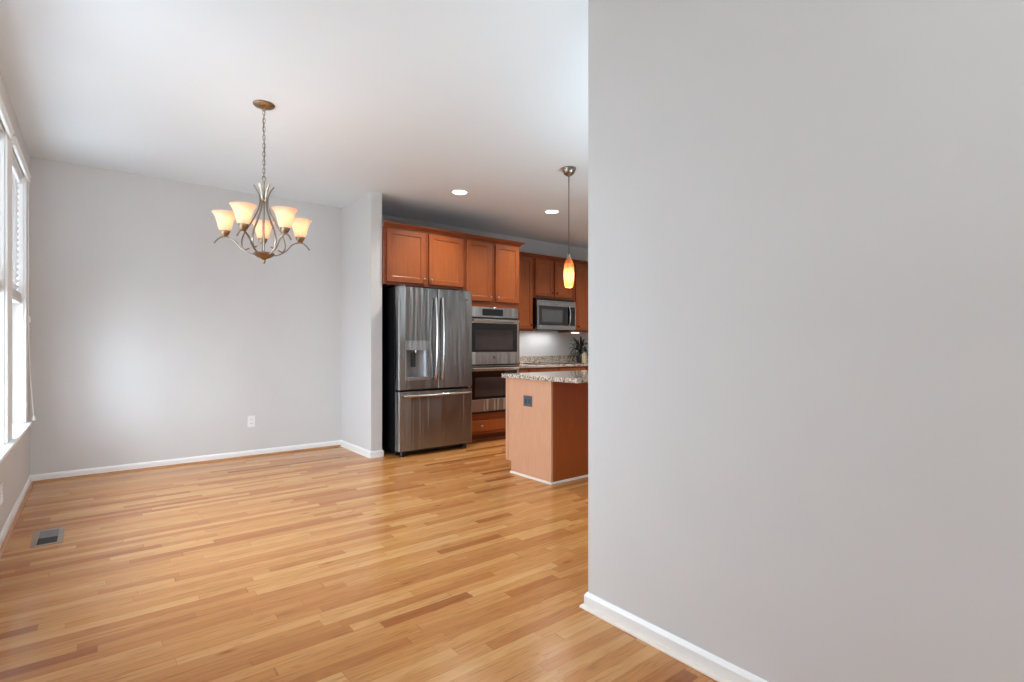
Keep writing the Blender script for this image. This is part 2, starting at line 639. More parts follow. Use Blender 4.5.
bm = B(); box(bm, XL, XK, YB, YB + 0.12, 0, H)
struct('wall_back', bm, M['wall'])
bm = B(); box(bm, PX0, PX1, PY, YB, 0, H)
struct('wall_stub', bm, M['wall'])
bm = B(); box(bm, XR, XR + 0.12, YREAR, YR, 0, H)
struct('wall_right', bm, M['wall'])
bm = B()
ed = [YREAR - WT] + [v for w in KIT_WIN for v in w[:2]] + [YB + 0.12]
for i in range(0, len(ed), 2):
    box(bm, XK, XK + 0.1, ed[i], ed[i + 1], 0, H)
for (a, b, z0, z1) in KIT_WIN:
    box(bm, XK, XK + 0.1, a, b, 0, z0)
    box(bm, XK, XK + 0.1, a, b, z1, H)
struct('wall_kitchen_right', bm, M['wall'])

bm = B()
RS, RH = 0.35, 2.45
xe = [XL] + [v for w in REAR_WIN for v in w] + [XK]
for i in range(0, len(xe), 2):
    box(bm, xe[i], xe[i + 1], YREAR - WT, YREAR, 0, H)
for (a, b) in REAR_WIN:
    box(bm, a, b, YREAR - WT, YREAR, 0, RS)
    box(bm, a, b, YREAR - WT, YREAR, RH, H)
struct('wall_rear', bm, M['wall'])

BH = 0.068


def quarter(c, s, r=0.017):
    return [(c, 0)] + [(c + s * r * math.cos(a), r * math.sin(a)) for a in [PI / 2 * k / 5 for k in range(6)]]


def sweep(name, prof, path, mat):
    """profile (outward offset, z) carried along a plan polyline with mitred corners; outward is to the right of travel"""
    bm = B()
    n = len(path)
    dirs = [(Vector(path[i + 1]) - Vector(path[i])).normalized() for i in range(n - 1)]
    rows = []
    for i in range(n):
        d0, d1 = dirs[max(i - 1, 0)], dirs[min(i, n - 2)]
        n0, n1 = Vector((d0.y, -d0.x)), Vector((d1.y, -d1.x))
        m = (n0 + n1).normalized()
        k = 1.0 / max(0.2, m.dot(n0))
        rows.append([bm.verts.new((path[i][0] + m.x * q * k, path[i][1] + m.y * q * k, z)) for (q, z) in prof])
    m = len(prof)
    for u, v in zip(rows, rows[1:]):
        for k in range(m):
            bm.faces.new((u[k], u[(k + 1) % m], v[(k + 1) % m], v[k]))
    bm.faces.new(rows[0])
    bm.faces.new(list(reversed(rows[-1])))
    return struct(name, bm, mat)


BPROF = [(0.0, 0.0), (0.013, 0.0), (0.013, BH - 0.016), (0.008, BH - 0.006), (0.004, BH), (0.0, BH)]


def shoe(r, b=0.013):
    return [(b, 0.0)] + [(b + r * math.cos(a), r * math.sin(a)) for a in [PI / 2 * k / 5 for k in range(6)]]


room_path = [(XL, YREAR), (XL, YB), (PX0, YB), (PX0, PY), (PX1, PY), (PX1, PY + 0.12)]
sweep('baseboard_left', BPROF, room_path[0:2], M['white'])
sweep('baseboard_back', BPROF, room_path[1:3], M['white'])
sweep('baseboard_stub', BPROF, room_path[2:], M['white'])
end_path = [(XR + 0.12, YREAR), (XR + 0.12, YR), (XR, YR), (XR, YREAR)]
sweep('baseboard_right', BPROF, list(reversed(end_path))[::-1], M['white'])
sweep('trim_1', shoe(0.017), [(XL + 0.013, YB), (PX0 - 0.013, YB)], M['shoe'])
sweep('trim_2', shoe(0.017), [(XL, YREAR), (XL, YB - 0.013)], M['shoe'])
sweep('trim_3', shoe(0.012), room_path[2:5], M['pale_shoe'])
sweep('trim_4', shoe(0.015), end_path, M['pale_shoe'])


# ------------------------------------------------------------------ windows in the left wall
def left_window(n, a, b, trim=True):
    w = bpy.data.objects.new('window_%d' % n, None)
    C.objects.link(w)
    w.location = (XL - 0.08, (a + b) / 2, SILL)
    w['kind'] = 'structure'
    ORIGIN[w.name] = Vector(w.location)
    xo, xi = XL - WT + 0.02, XL - 0.10       # frame depth
    bm = B()
    f = 0.035
    box(bm, xo, xi, a, a + f, SILL, HEAD, 0.003)
    box(bm, xo, xi, b - f, b, SILL, HEAD, 0.003)
    box(bm, xo, xi, a + f, b - f, HEAD - f, HEAD, 0.003)
    box(bm, xo, xi, a + f, b - f, SILL, SILL + f, 0.003)
    obj('frame', bm, M['vinyl'], w)
    mid = (SILL + HEAD) / 2
    for nm, z0, z1, xs in (('upper_sash', mid - 0.02, HEAD - f, xo + 0.006), ('lower_sash', SILL + f, mid + 0.02, xo + 0.032)):
        bm = B()
        r = 0.04
        y0, y1 = a + f, b - f
        box(bm, xs, xs + 0.024, y0, y0 + r, z0, z1, 0.003)
        box(bm, xs, xs + 0.024, y1 - r, y1, z0, z1, 0.003)
        box(bm, xs, xs + 0.024, y0 + r, y1 - r, z1 - r, z1, 0.003)
        box(bm, xs, xs + 0.024, y0 + r, y1 - r, z0, z0 + r, 0.003)
        s = obj(nm, bm, M['vinyl'], w)
        bm = B(); box(bm, xs + 0.010, xs + 0.014, y0 + r - 0.006, y1 - r + 0.006, z0 + r - 0.006, z1 - r + 0.006)
        obj('pane', bm, M['pane'], s)
    # painted jamb lining
    bm = B()
    t = 0.012
    box(bm, xi, XL, a, a + t, SILL + 0.024, HEAD)
    box(bm, xi, XL, b - t, b, SILL + 0.024, HEAD)
    box(bm, xi, XL, a + t, b - t, HEAD - t, HEAD)
    obj('jamb', bm, M['white'], w)
    return w


def window_trim(name, pairs):
    """casing, mullion and stool round a pair of openings"""
    w = bpy.data.objects.new(name, None)
    C.objects.link(w)
    pairs = sorted(pairs)
    lo, hi = pairs[0][0], pairs[-1][1]
    w.location = (XL, (lo + hi) / 2, SILL)
    w['kind'] = 'structure'
    ORIGIN[w.name] = Vector(w.location)
    bm = B()
    ct = 0.015
    box(bm, XL, XL + ct, lo - 0.09, lo + 0.004, SILL + 0.024, HEAD + 0.012, 0.004)
    box(bm, XL, XL + ct, hi - 0.004, hi + 0.09, SILL + 0.024, HEAD + 0.012, 0.004)
    for p, q in zip(pairs, pairs[1:]):
        box(bm, XL, XL + ct, p[1] - 0.004, q[0] + 0.004, SILL + 0.024, HEAD + 0.012, 0.004)
    obj('casing', bm, M['white'], w)
    bm = B()
    box(bm, XL, XL + 0.045, lo - 0.10, hi + 0.10, SILL, SILL + 0.024, 0.007)
    for (a, b) in pairs:
        box(bm, XL - 0.10, XL + 0.01, a, b, SILL, SILL + 0.024)
    obj('stool', bm, M['white'], w)
    return w


for i, (a, b) in enumerate(LEFT_WIN):
    left_window(i + 1, a, b)
window_trim('trim_5', LEFT_WIN)
for i, (a, b) in enumerate(REAR_WIN):
    w = bpy.data.objects.new('window_%d' % (len(LEFT_WIN) + i + 1), None)
    C.objects.link(w)
    w.location = ((a + b) / 2, YREAR - 0.1, RS)
    w['kind'] = 'structure'
    ORIGIN[w.name] = Vector(w.location)
    bm = B()
    y0, y1 = YREAR - 0.12, YREAR - 0.06
    box(bm, a, a + 0.05, y0, y1, RS, RH, 0.004)
    box(bm, b - 0.05, b, y0, y1, RS, RH, 0.004)
    box(bm, a + 0.05, b - 0.05, y0, y1, RS, RS + 0.05, 0.004)
    box(bm, a + 0.05, b - 0.05, y0, y1, RH - 0.05, RH, 0.004)
    obj('frame', bm, M['vinyl'], w)
    bm = B(); box(bm, a + 0.045, b - 0.045, y0 + 0.02, y0 + 0.026, RS + 0.045, RH - 0.045)
    obj('pane', bm, M['pane'], w)


for i, (a, b, z0, z1) in enumerate(KIT_WIN):
    w = bpy.data.objects.new('window_%d' % (len(LEFT_WIN) + len(REAR_WIN) + i + 1), None)
    C.objects.link(w)
    w.location = (XK + 0.05, (a + b) / 2, z0)
    w['kind'] = 'structure'
    ORIGIN[w.name] = Vector(w.location)
    bm = B()
    x0, x1 = XK + 0.02, XK + 0.08
    box(bm, x0, x1, a, a + 0.05, z0, z1, 0.004)
    box(bm, x0, x1, b - 0.05, b, z0, z1, 0.004)
    box(bm, x0, x1, a + 0.05, b - 0.05, z0, z0 + 0.05, 0.004)
    box(bm, x0, x1, a + 0.05, b - 0.05, z1 - 0.05, z1, 0.004)
    obj('frame', bm, M['vinyl'], w)
    bm = B(); box(bm, x0 + 0.02, x0 + 0.026, a + 0.045, b - 0.045, z0 + 0.045, z1 - 0.045)
    obj('pane', bm, M['pane'], w)


# ------------------------------------------------------------------ blinds
def blind(a, b, label, with_cord):
    t = thing('window_blind', label, 'blind', (XL, (a + b) / 2, HEAD), 'horizontal blinds on the window')
    y0, y1 = a + 0.018, b - 0.018
    bm = B(); box(bm, XL - 0.062, XL - 0.012, y0, y1, HEAD - 0.062, HEAD - 0.016, 0.003)
    obj('headrail', bm, M['blind'], t)
    bm = B()
    prism(bm, [(XL + 0.016, HEAD - 0.022), (XL + 0.030, HEAD - 0.022), (XL + 0.033, HEAD - 0.012), (XL + 0.030, HEAD + 0.012), (XL + 0.038, HEAD + 0.028), (XL + 0.016, HEAD + 0.028)], 'y', a - 0.05, b + 0.085)
    obj('valance', bm, M['white'], t)
    bm = B()
    z = HEAD - 0.078
    zlow = 1.565
    ang = math.radians(-58)
    while z > zlow:
        c, s = math.cos(ang) * 0.025, math.sin(ang) * 0.025
        xm = XL - 0.037
        tk = 0.0014
        prism(bm, [(xm - c, z + s + tk), (xm, z + tk + 0.002), (xm + c, z - s + tk), (xm + c, z - s - tk), (xm, z - tk + 0.002), (xm - c, z + s - tk)], 'y', y0, y1)
        z -= 0.044
    obj('slats', bm, M['blind'], t)
    bm = B()
    zz = 1.475
    for k in range(9):
        box(bm, XL - 0.062, XL - 0.011, y0, y1, zz + 0.02 + k * 0.0062, zz + 0.02 + k * 0.0062 + 0.004, 0.001, 1)
    obj('gathered_slats', bm, M['blind'], t)
    bm = B(); box(bm, XL - 0.063, XL - 0.010, y0, y1, zz - 0.002, zz + 0.018, 0.005)
    obj('bottom_rail', bm, M['blind'], t)
    bm = B()
    for yy in (y0 + 0.12, (y0 + y1) / 2, y1 - 0.12):
        for xx in (XL - 0.063, XL - 0.0095):
            tube(bm, [(xx, yy, zz + 0.01), (xx, yy, HEAD - 0.05)], 0.0012, 6)
    obj('ladder_cords', bm, M['blind'], t)
    if with_cord:
        bm = B()
        tube(bm, smooth_path([(XL + 0.024, b + 0.075, 2.42), (XL + 0.022, b + 0.077, 1.9), (XL + 0.022, b + 0.078, 1.36), (XL + 0.032, b + 0.080, 0.95), (XL + 0.050, b + 0.082, 0.60)], 8), 0.0028, 8)
        cd = obj('pull_cord', bm, M['white'], t, True)
        bm = B(); lathe(bm, [(0.004, 1.33), (0.011, 1.335), (0.013, 1.355), (0.009, 1.38), (0.003, 1.39)], XL + 0.024, b + 0.078, 14)
        obj('cord_joiner', bm, M['white'], cd, True)
        bm = B(); lathe(bm, [(0.004, 0.562), (0.010, 0.566), (0.009, 0.585), (0.003, 0.606)], XL + 0.052, b + 0.082, 14)
        obj('tassel', bm, M['white'], cd, True)
    return t


blind(*LEFT_WIN[0], 'white slatted blind on the farther window, in the corner, with a hanging cord', True)
blind(*LEFT_WIN[1], 'white slatted blind on the nearer window, cut by the photo edge', False)


# ------------------------------------------------------------------ outlets and floor register
def outlet(loc, nrm, label, plate, socket, name='wall_outlet', h=0.118, w=0.074, two=True):
    """built facing -Y at loc, then turned about z by nrm"""
    t = thing(name, label, 'outlet', loc)
    L = Vector(loc)
    bm = B(); box(bm, L.x - w / 2, L.x + w / 2, L.y - 0.006, L.y, L.z - h / 2, L.z + h / 2, 0.003)
    obj('cover_plate', bm, plate, t)
    for dz in ((-0.021, 0.021) if two else (0,)):
        bm = B()
        pts = []
        r = 0.0165
        for k in range(16):
            a = 2 * PI * k / 16
            pts.append((L.x + r * math.cos(a), L.z + dz + max(-0.013, min(0.013, r * math.sin(a)))))
        A = [bm.verts.new((p[0], L.y - 0.0085, p[1])) for p in pts]
        Bq = [bm.verts.new((p[0], L.y - 0.005, p[1])) for p in pts]
        for k in range(16):
            bm.faces.new((A[k], A[(k + 1) % 16], Bq[(k + 1) % 16], Bq[k]))
        bm.faces.new(A)
        bm.faces.new(list(reversed(Bq)))
        f = obj('socket', bm, plate if two else socket, t)
        bm = B()
        for dx in (-0.006, 0.006):
            box(bm, L.x + dx - 0.0015, L.x + dx + 0.0015, L.y - 0.0092, L.y - 0.008, L.z + dz - 0.004, L.z + dz + 0.006)
        obj('slots', bm, socket, f)
    t.rotation_euler = (0, 0, nrm)
    return t


outlet((1.272, YB, 0.366), 0, 'white duplex outlet low on the grey back wall', M['white'], M['dark_plastic'])
outlet((XL, 4.25, 0.29), PI / 2, 'white outlet under the window at the photo left edge', M['white'], M['dark_plastic'])

vx0, vx1, vy0, vy1 = -0.292, -0.148, 4.045, 4.375
t = thing('floor_register', 'taupe metal floor register set in the oak near the left wall', 'vent', (-0.222, 4.21, 0))
bm = B()
fx, fy = 0.027, 0.022
box(bm, vx0, vx0 + fx, vy0, vy1, 0.0, 0.005, 0.002)
box(bm, vx1 - fx, vx1, vy0, vy1, 0.0, 0.005, 0.002)
box(bm, vx0 + fx, vx1 - fx, vy0, vy0 + fy, 0.0, 0.005, 0.002)
box(bm, vx0 + fx, vx1 - fx, vy1 - fy, vy1, 0.0, 0.005, 0.002)
obj('flange', bm, M['vent'], t)
bm = B(); box(bm, vx0 + fx, vx1 - fx, vy0 + fy, vy1 - fy, 0.0002, 0.0008)
obj('duct_opening', bm, M['vent_dark'], t)
bm = B()
ym = vy0 + (vy1 - vy0) * 0.48
n = 22
for k in range(n):
    yy = vy0 + fy + (k + 0.5) * (vy1 - vy0 - 2 * fy) / n
    far = yy > ym
    # louvres of the two halves lean opposite ways
    d = 0.0055 if far else -0.001
    w2 = 0.0009
    prism(bm, [(yy - w2 - d * 0.5, 0.0008), (yy + w2 - d * 0.5, 0.0008), (yy + w2 + d * 0.5, 0.0045), (yy - w2 + d * 0.5, 0.0045)], 'x', vx0 + fx, vx1 - fx)
obj('louvres', bm, M['louvre'], t)
bm = B(); box(bm, vx0 + fx, vx1 - fx, ym - 0.003, ym + 0.003, 0.0008, 0.005)
obj('crossbar', bm, M['vent'], t)


# ------------------------------------------------------------------ refrigerator
FX0, FX1, FY = 2.432, 3.336, 4.930
FM = 2.890
t = thing('refrigerator', 'stainless french-door refrigerator with black sides, between stub wall and ovens', 'refrigerator', ((FX0 + FX1) / 2, 5.35, 0))
bm = B(); box(bm, FX0 + 0.004, FX1 - 0.004, FY + 0.095, 5.82, 0.045, 1.765, 0.006)
obj('case', bm, M['black'], t)
bm = B(); box(bm, FX0 + 0.02, FX1 - 0.02, FY + 0.10, FY + 0.13, 0.012, 0.06)
obj('kick_grille', bm, M['black'], t)
for x in (FX0 + 0.05, FX1 - 0.08):
    bm = B(); lathe(bm, [(0.020, 0.0), (0.022, 0.004), (0.020, 0.03), (0.012, 0.05)], x + 0.015, FY + 0.06, 16)
    obj('foot', bm, M['black'], t, True)
for x in (FX0 + 0.02, FX1 - 0.10):
    bm = B(); box(bm, x, x + 0.08, FY + 0.05, FY + 0.16, 1.764, 1.785, 0.008)
    obj('hinge_cover', bm, M['dark_plastic'], t)


def bulge_door(bm, x0, x1, z0, z1, yf, th, hole=None):
    """appliance door with softly rounded vertical edges, optional hole (x0,x1,z0,z1)"""
    r = 0.012
    def sect(xa, xb, ra, rb, za, zb):
        prof = []
        prof.append((xa, yf + th))
        if ra:
            prof += [(xa + r * (1 - math.cos(a)), yf + r * (1 - math.sin(a))) for a in [PI / 2 * k / 4 for k in range(5)]]
        else:
            prof.append((xa, yf))
        if rb:
            prof += [(xb - r * (1 - math.sin(a)), yf + r * (1 - math.cos(a))) for a in [PI / 2 * k / 4 for k in range(5)]]
        else:
            prof.append((xb, yf))
        prof.append((xb, yf + th))
        A = [bm.verts.new((p[0], p[1], za)) for p in prof]
        D = [bm.verts.new((p[0], p[1], zb)) for p in prof]
        m = len(prof)
        for k in range(m):
            bm.faces.new((A[k], A[(k + 1) % m], D[(k + 1) % m], D[k]))
        bm.faces.new(A)
        bm.faces.new(list(reversed(D)))
    if hole is None:
        sect(x0, x1, True, True, z0, z1)
    else:
        hx0, hx1, hz0, hz1 = hole
        sect(x0, hx0, True, False, z0, z1)
        sect(hx1, x1, False, True, z0, z1)
        sect(hx0, hx1, False, False, z0, hz0)
        sect(hx0, hx1, False, False, hz1, z1)
    return bm


def bow_handle(bm, x, y, z0, z1, out=0.055, r=0.011, n=16, flat=(1.0, 0.8)):
    pts = [(x, y, z0 + 0.012)]
    for k in range(n + 1):
        s = k / n
        pts.append((x, y - 0.028 - (out - 0.028) * math.sin(PI * s), z0 + 0.004 + (z1 - z0 - 0.008) * s))
    pts.append((x, y, z1 - 0.012))
    tube(bm, pts, r, 14, flat=flat)


DX0, DX1, DZ0, DZ1 = 2.512, 2.772, 0.825, 1.108
bm = B(); bulge_door(bm, FX0, FM - 0.002, 0.698, 1.762, FY, 0.085, (DX0, DX1, DZ0, DZ1))
ld = obj('left_door', bm, M['steel'], t, True)
bm = B(); bulge_door(bm, FM + 0.002, FX1, 0.698, 1.762, FY, 0.085)
rd = obj('right_door', bm, M['steel'], t, True)
bm = B(); bow_handle(bm, FM - 0.040, FY, 0.80, 1.665, 0.058, 0.017, 16, (0.72, 1.0))
obj('handle', bm, M['bright_steel'], ld, True)
bm = B(); bow_handle(bm, FM + 0.042, FY, 0.80, 1.665, 0.058, 0.017, 16, (0.72, 1.0))
obj('handle', bm, M['bright_steel'], rd, True)
bm = B(); bulge_door(bm, FX0, FX1, 0.065, 0.675, FY, 0.085)
fd = obj('freezer_drawer', bm, M['steel'], t, True)
bm = B()
pts = [(FX0 + 0.055, FY, 0.632)]
for k in range(17):
    s = k / 16
    pts.append((FX0 + 0.045 + (FX1 - FX0 - 0.09) * s, FY - 0.03 - 0.022 * math.sin(PI * s), 0.632))
pts.append((FX1 - 0.055, FY, 0.632))
tube(bm, pts, 0.0125, 12)
obj('handle', bm, M['bright_steel'], fd, True)
# dispenser
bm = B()
box(bm, 2.497, DX0, FY - 0.006, FY, 0.79, 1.205)
box(bm, DX1, 2.790, FY - 0.006, FY, 0.79, 1.205)
box(bm, DX0, DX1, FY - 0.006, FY, DZ1, 1.205)
box(bm, DX0, DX1, FY - 0.012, FY, 0.79, DZ0, 0.003)
dp = obj('dispenser', bm, M['steel_h'], ld)
bm = B()
n = 14
cx_ = (DX0 + DX1) / 2
ra = (DX1 - DX0) / 2
ys = [(cx_ - ra * math.cos(PI * k / n), FY + 0.004 + 0.075 * math.sin(PI * k / n)) for k in range(n + 1)]
A = [bm.verts.new((p[0], p[1], DZ0)) for p in ys]
D = [bm.verts.new((p[0], p[1], DZ1)) for p in ys]
for k in range(n):
    bm.faces.new((A[k], A[k + 1], D[k + 1], D[k]))
bm.faces.new(A)
bm.faces.new(D)
obj('recess', bm, M['grey_plastic'], dp, True)
bm = B(); box(bm, 2.595, 2.645, FY + 0.035, FY + 0.05, 0.93, 1.085, 0.005)
obj('paddle', bm, M['dark_plastic'], dp)
bm = B(); lathe(bm, [(0.010, 1.075), (0.012, 1.108)], cx_, FY + 0.03, 12)
obj('spout', bm, M['bright_steel'], dp, True)


def badge(x, y, z, r, parent):
    bm = B()
    n = 24
    A = [bm.verts.new((x + r * math.cos(2 * PI * k / n), y - 0.002, z + r * math.sin(2 * PI * k / n))) for k in range(n)]
    D = [bm.verts.new((x + r * math.cos(2 * PI * k / n), y, z + r * math.sin(2 * PI * k / n))) for k in range(n)]
    for k in range(n):
        bm.faces.new((A[k], A[(k + 1) % n], D[(k + 1) % n], D[k]))
    bm.faces.new(A); bm.faces.new(list(reversed(D)))
    b = obj('badge', bm, M['dark_plastic'], parent)
    bm = B()
    tube(bm, [(x + r * 0.9 * math.cos(2 * PI * k / 28), y - 0.0025, z + r * 0.9 * math.sin(2 * PI * k / 28)) for k in range(28)], r * 0.08, 6, True)
    # entwined script capitals
    tube(bm, smooth_path([(x - r * .05, y - 0.0026, z + r * .35), (x - r * .3, y - 0.0026, z + r * .5), (x - r * .55, y - 0.0026, z + r * .1), (x - r * .4, y - 0.0026, z - r * .4), (x - r * .08, y - 0.0026, z - r * .2), (x - r * .1, y - 0.0026, z + r * .05)], 5), r * 0.07, 6)
    tube(bm, smooth_path([(x + r * .5, y - 0.0026, z + r * .35), (x + r * .25, y - 0.0026, z + r * .5), (x + r * .1, y - 0.0026, z + r * .25), (x + r * .35, y - 0.0026, z + r * .05), (x + r * .08, y - 0.0026, z - r * .2), (x + r * .3, y - 0.0026, z - r * .5), (x + r * .55, y - 0.0026, z - r * .3)], 5), r * 0.07, 6)
    obj('monogram', bm, M['bright_steel'], b, True)


badge(3.257, FY, 1.660, 0.021, rd)


# ------------------------------------------------------------------ cabinets
YT = 5.12           # face of the tall run
CT, CB = 2.40, 2.445


def knob(x, y, z, parent, mat='knob', r=0.0145):
    bm = B()
    lathe(bm, [(0.005, 0.0), (0.005, 0.012), (r, 0.017), (r * 1.02, 0.023), (r * 0.7, 0.029), (0.002, 0.031)], 0, 0, 14)
    bmesh.ops.rotate(bm, verts=bm.verts, cent=(0, 0, 0), matrix=Matrix.Rotation(PI / 2, 3, 'X'))
    bmesh.ops.translate(bm, verts=bm.verts, vec=(x, y, z))
    obj('knob', bm, M[mat], parent, True)


def door(x0, x1, z0, z1, yface, parent, rail=0.055, name='door'):
    bm = B()
    shaker(bm, x0, x1, z0, z1, yface - 0.020, 0.0195, rail)
    o = obj(name, bm, [M['cab'], M['cab_panel']], parent)
    # the sunk panel is the face lying furthest back on the front side
    for p in o.data.polygons:
        if p.area > 0.6 * (x1 - x0 - 2 * rail) * (z1 - z0 - 2 * rail) and p.area < (x1 - x0) * (z1 - z0) * 0.97:
            p.material_index = 1
    return o


# cabinet over the refrigerator
t = thing('wall_cabinet', 'two-door maple wall cabinet directly above the refrigerator', 'cabinet', (2.845, 5.5, 1.797))
bm = B(); box(bm, PX1 + 0.002, 3.345, YT, YB - 0.002, 1.797, CT)
obj('body', bm, M['cab_rail'], t)
d = door(2.384, 2.836, 1.826, 2.385, YT, t)
knob(2.815, YT - 0.02, 1.875, d)
d = door(2.880, 3.328, 1.826, 2.385, YT, t)
knob(2.902, YT - 0.02, 1.875, d)

# tall cabinet with the ovens
OX0, OX1, OZ0, OZ1 = 3.385, 4.135, 0.352, 1.613
TX0, TX1 = 3.347, 4.178
t = thing('oven_cabinet', 'tall maple cabinet housing the double oven, right of the refrigerator', 'cabinet', ((TX0 + TX1) / 2, 5.5, 0))
bm = B()
box(bm, TX0, OX0 + 0.012, YT, YB - 0.002, 0.10, CT)
box(bm, OX1 - 0.012, TX1, YT, YB - 0.002, 0.10, CT)
box(bm, OX0 + 0.012, OX1 - 0.012, YT, YB - 0.002, OZ1 - 0.01, CT)
box(bm, OX0 + 0.012, OX1 - 0.012, YT, YB - 0.002, 0.10, OZ0 + 0.012)
obj('body', bm, M['cab_rail'], t)
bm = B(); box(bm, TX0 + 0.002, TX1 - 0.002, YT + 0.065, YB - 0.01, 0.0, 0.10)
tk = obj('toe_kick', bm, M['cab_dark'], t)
bm = B(); box(bm, TX0 + 0.002, TX1 - 0.002, YT + 0.055, YT + 0.065, 0.0, 0.03)
obj('toe_strip', bm, M['cab_rail'], tk)
d = door(3.378, 3.737, 1.684, 2.385, YT, t)
knob(3.712, YT - 0.02, 1.735, d)
d = door(3.795, 4.154, 1.684, 2.385, YT, t)
knob(3.820, YT - 0.02, 1.735, d)
bm = B(); box(bm, 3.378, 4.150, YT - 0.02, YT - 0.0005, 0.142, 0.268, 0.003)
d = obj('drawer', bm, M['cab'], t)
knob(3.575, YT - 0.02, 0.205, d)
knob(3.950, YT - 0.02, 0.205, d)


def crown(name, label, x0, x1, yf, ret):
    """stepped cornice along the front, returning at the open right end"""
    t_ = [(0.0, CT + 0.0005), (-0.010, CT + 0.0005), (-0.013, CT + 0.008), (-0.030, CT + 0.020), (-0.050, CT + 0.034), (-0.052, CB), (0.0, CB)]
    bm = B()
    A, D = [], []
    for (q, z) in t_:
        A.append(bm.verts.new((x0, yf + q, z)))
        D.append(bm.verts.new((x1 - (q if ret else 0), yf + q, z)))
    n = len(t_)
    for k in range(n):
        bm.faces.new((A[k], A[(k + 1) % n], D[(k + 1) % n], D[k]))
    bm.faces.new(A)
    if ret:
        E = [bm.verts.new((x1 - q, 5.60, z)) for (q, z) in t_]
        for k in range(n):
            bm.faces.new((D[k], D[(k + 1) % n], E[(k + 1) % n], E[k]))
        bm.faces.new(E)
    else:
        bm.faces.new(D)
    o = obj(name, bm, M['cab_rail'])
    tag(o, label, 'molding')
    return o


crown('crown_molding', 'stained crown molding along the refrigerator and oven cabinets, with a returned end', PX1 + 0.002, TX1, YT, True)

# double oven
t = thing('double_oven', 'stainless double wall oven with black glass doors, built into tall cabinet', 'oven', ((OX0 + OX1) / 2, 5.4, OZ0))
bm = B(); box(bm, OX0 + 0.016, OX1 - 0.016, YT + 0.002, YT + 0.58, OZ0 + 0.016, OZ1 - 0.014)
obj('case', bm, M['black'], t)
YO = YT - 0.004
bm = B(); box(bm, OX0, OX1, YO - 0.020, YO, 1.492, OZ1, 0.003)
cp = obj('control_panel', bm, M['steel_h'], t)
bm = B(); box(bm, 3.592, 3.898, YO - 0.0225, YO - 0.019, 1.512, 1.592, 0.001)
dsp = obj('display', bm, M['black_glass'], cp)


def oven_door(z0, z1, g0, g1, nm):
    """steel-framed door, glass between g0 and g1, bar handle across the top"""
    bm = B()
    y0, y1 = YO - 0.036, YO
    box(bm, OX0, OX1, y0, y1, z0, g0, 0.003)
    box(bm, OX0, OX1, y0, y1, g1, z1, 0.003)
    box(bm, OX0, OX0 + 0.028, y0, y1, g0, g1)
    box(bm, OX1 - 0.028, OX1, y0, y1, g0, g1)
    d = obj(nm, bm, M['steel_h'], t)
    bm = B(); box(bm, OX0 + 0.028, OX1 - 0.028, y0 + 0.002, y1 - 0.004, g0, g1)
    g = obj('glass', bm, M['black_glass'], d)
    bm = B(); box(bm, OX0 + 0.095, OX1 - 0.095, y0 + 0.001, y0 + 0.003, g0 + 0.03, g1 - 0.075)
    obj('window', bm, M['window_glass'], g)
    zc = z1 - 0.018
    bm = B()
    box(bm, OX0 + 0.03, OX1 - 0.035, y0 - 0.060, y0 - 0.036, zc - 0.016, zc + 0.016, 0.008, 3)
    for x in (OX0 + 0.05, OX1 - 0.055):
        box(bm, x - 0.010, x + 0.010, y0 - 0.040, y0 + 0.001, zc - 0.011, zc + 0.011, 0.004)
    obj('handle', bm, M['bright_steel'], d)
    return d


ud = oven_door(0.932, 1.470, 1.078, 1.420, 'upper_door')
lw = oven_door(0.376, 0.895, 0.520, 0.852, 'lower_door')
badge(3.755, YO - 0.036, 1.015, 0.019, ud)
for z0, z1 in ((1.470, 1.492), (0.895, 0.932)):
    bm = B(); box(bm, OX0, OX1, YO - 0.012, YO, z0, z1)
    obj('vent_gap', bm, M['black'], t)
bm = B(); box(bm, OX0, OX1, YO - 0.016, YO, OZ0, 0.374, 0.002)
obj('lower_vent', bm, M['black'], t)
bm = B(); box(bm, OX0, OX1, YO - 0.020, YO - 0.012, 0.908, 0.916)
obj('vent_strip', bm, M['bright_steel'], t)

# uppers on the far wall
YU = 5.64
CXT, UB = 2.40, 1.360


def upper(label, x0, x1, z0, doors, knobs, group=None):
    t = thing('wall_cabinet', label, 'cabinet', ((x0 + x1) / 2, 5.8, z0), group)
    bm = B(); box(bm, x0, x1, YU, YB - 0.002, z0, CT)
    obj('body', bm, M['cab_rail'], t)
    for (a, b), (kx) in zip(doors, knobs):
        d = door(a, b, z0 + 0.028, CT - 0.014, YU, t)
        knob(kx, YU - 0.02, z0 + 0.085, d, 'dark_knob')
    return t


upper('narrow maple wall cabinet between the oven cabinet and the microwave', TX1 + 0.003, 4.846, UB, [(TX1 + 0.04, 4.826)], [4.790])
upper('short two-door maple wall cabinet directly above the microwave', 4.849, 5.640, 1.835, [(4.880, 5.222), (5.258, 5.606)], [5.190, 5.290])
upper('tall maple wall cabinet right of the microwave, partly hidden by the near wall', 5.643, 6.30, UB, [(5.690, 6.26)], [5.730])
bm = B()
crown('crown_molding', 'stained crown molding along the smaller cabinets above the microwave', TX1 + 0.06, 6.30, YU, False)

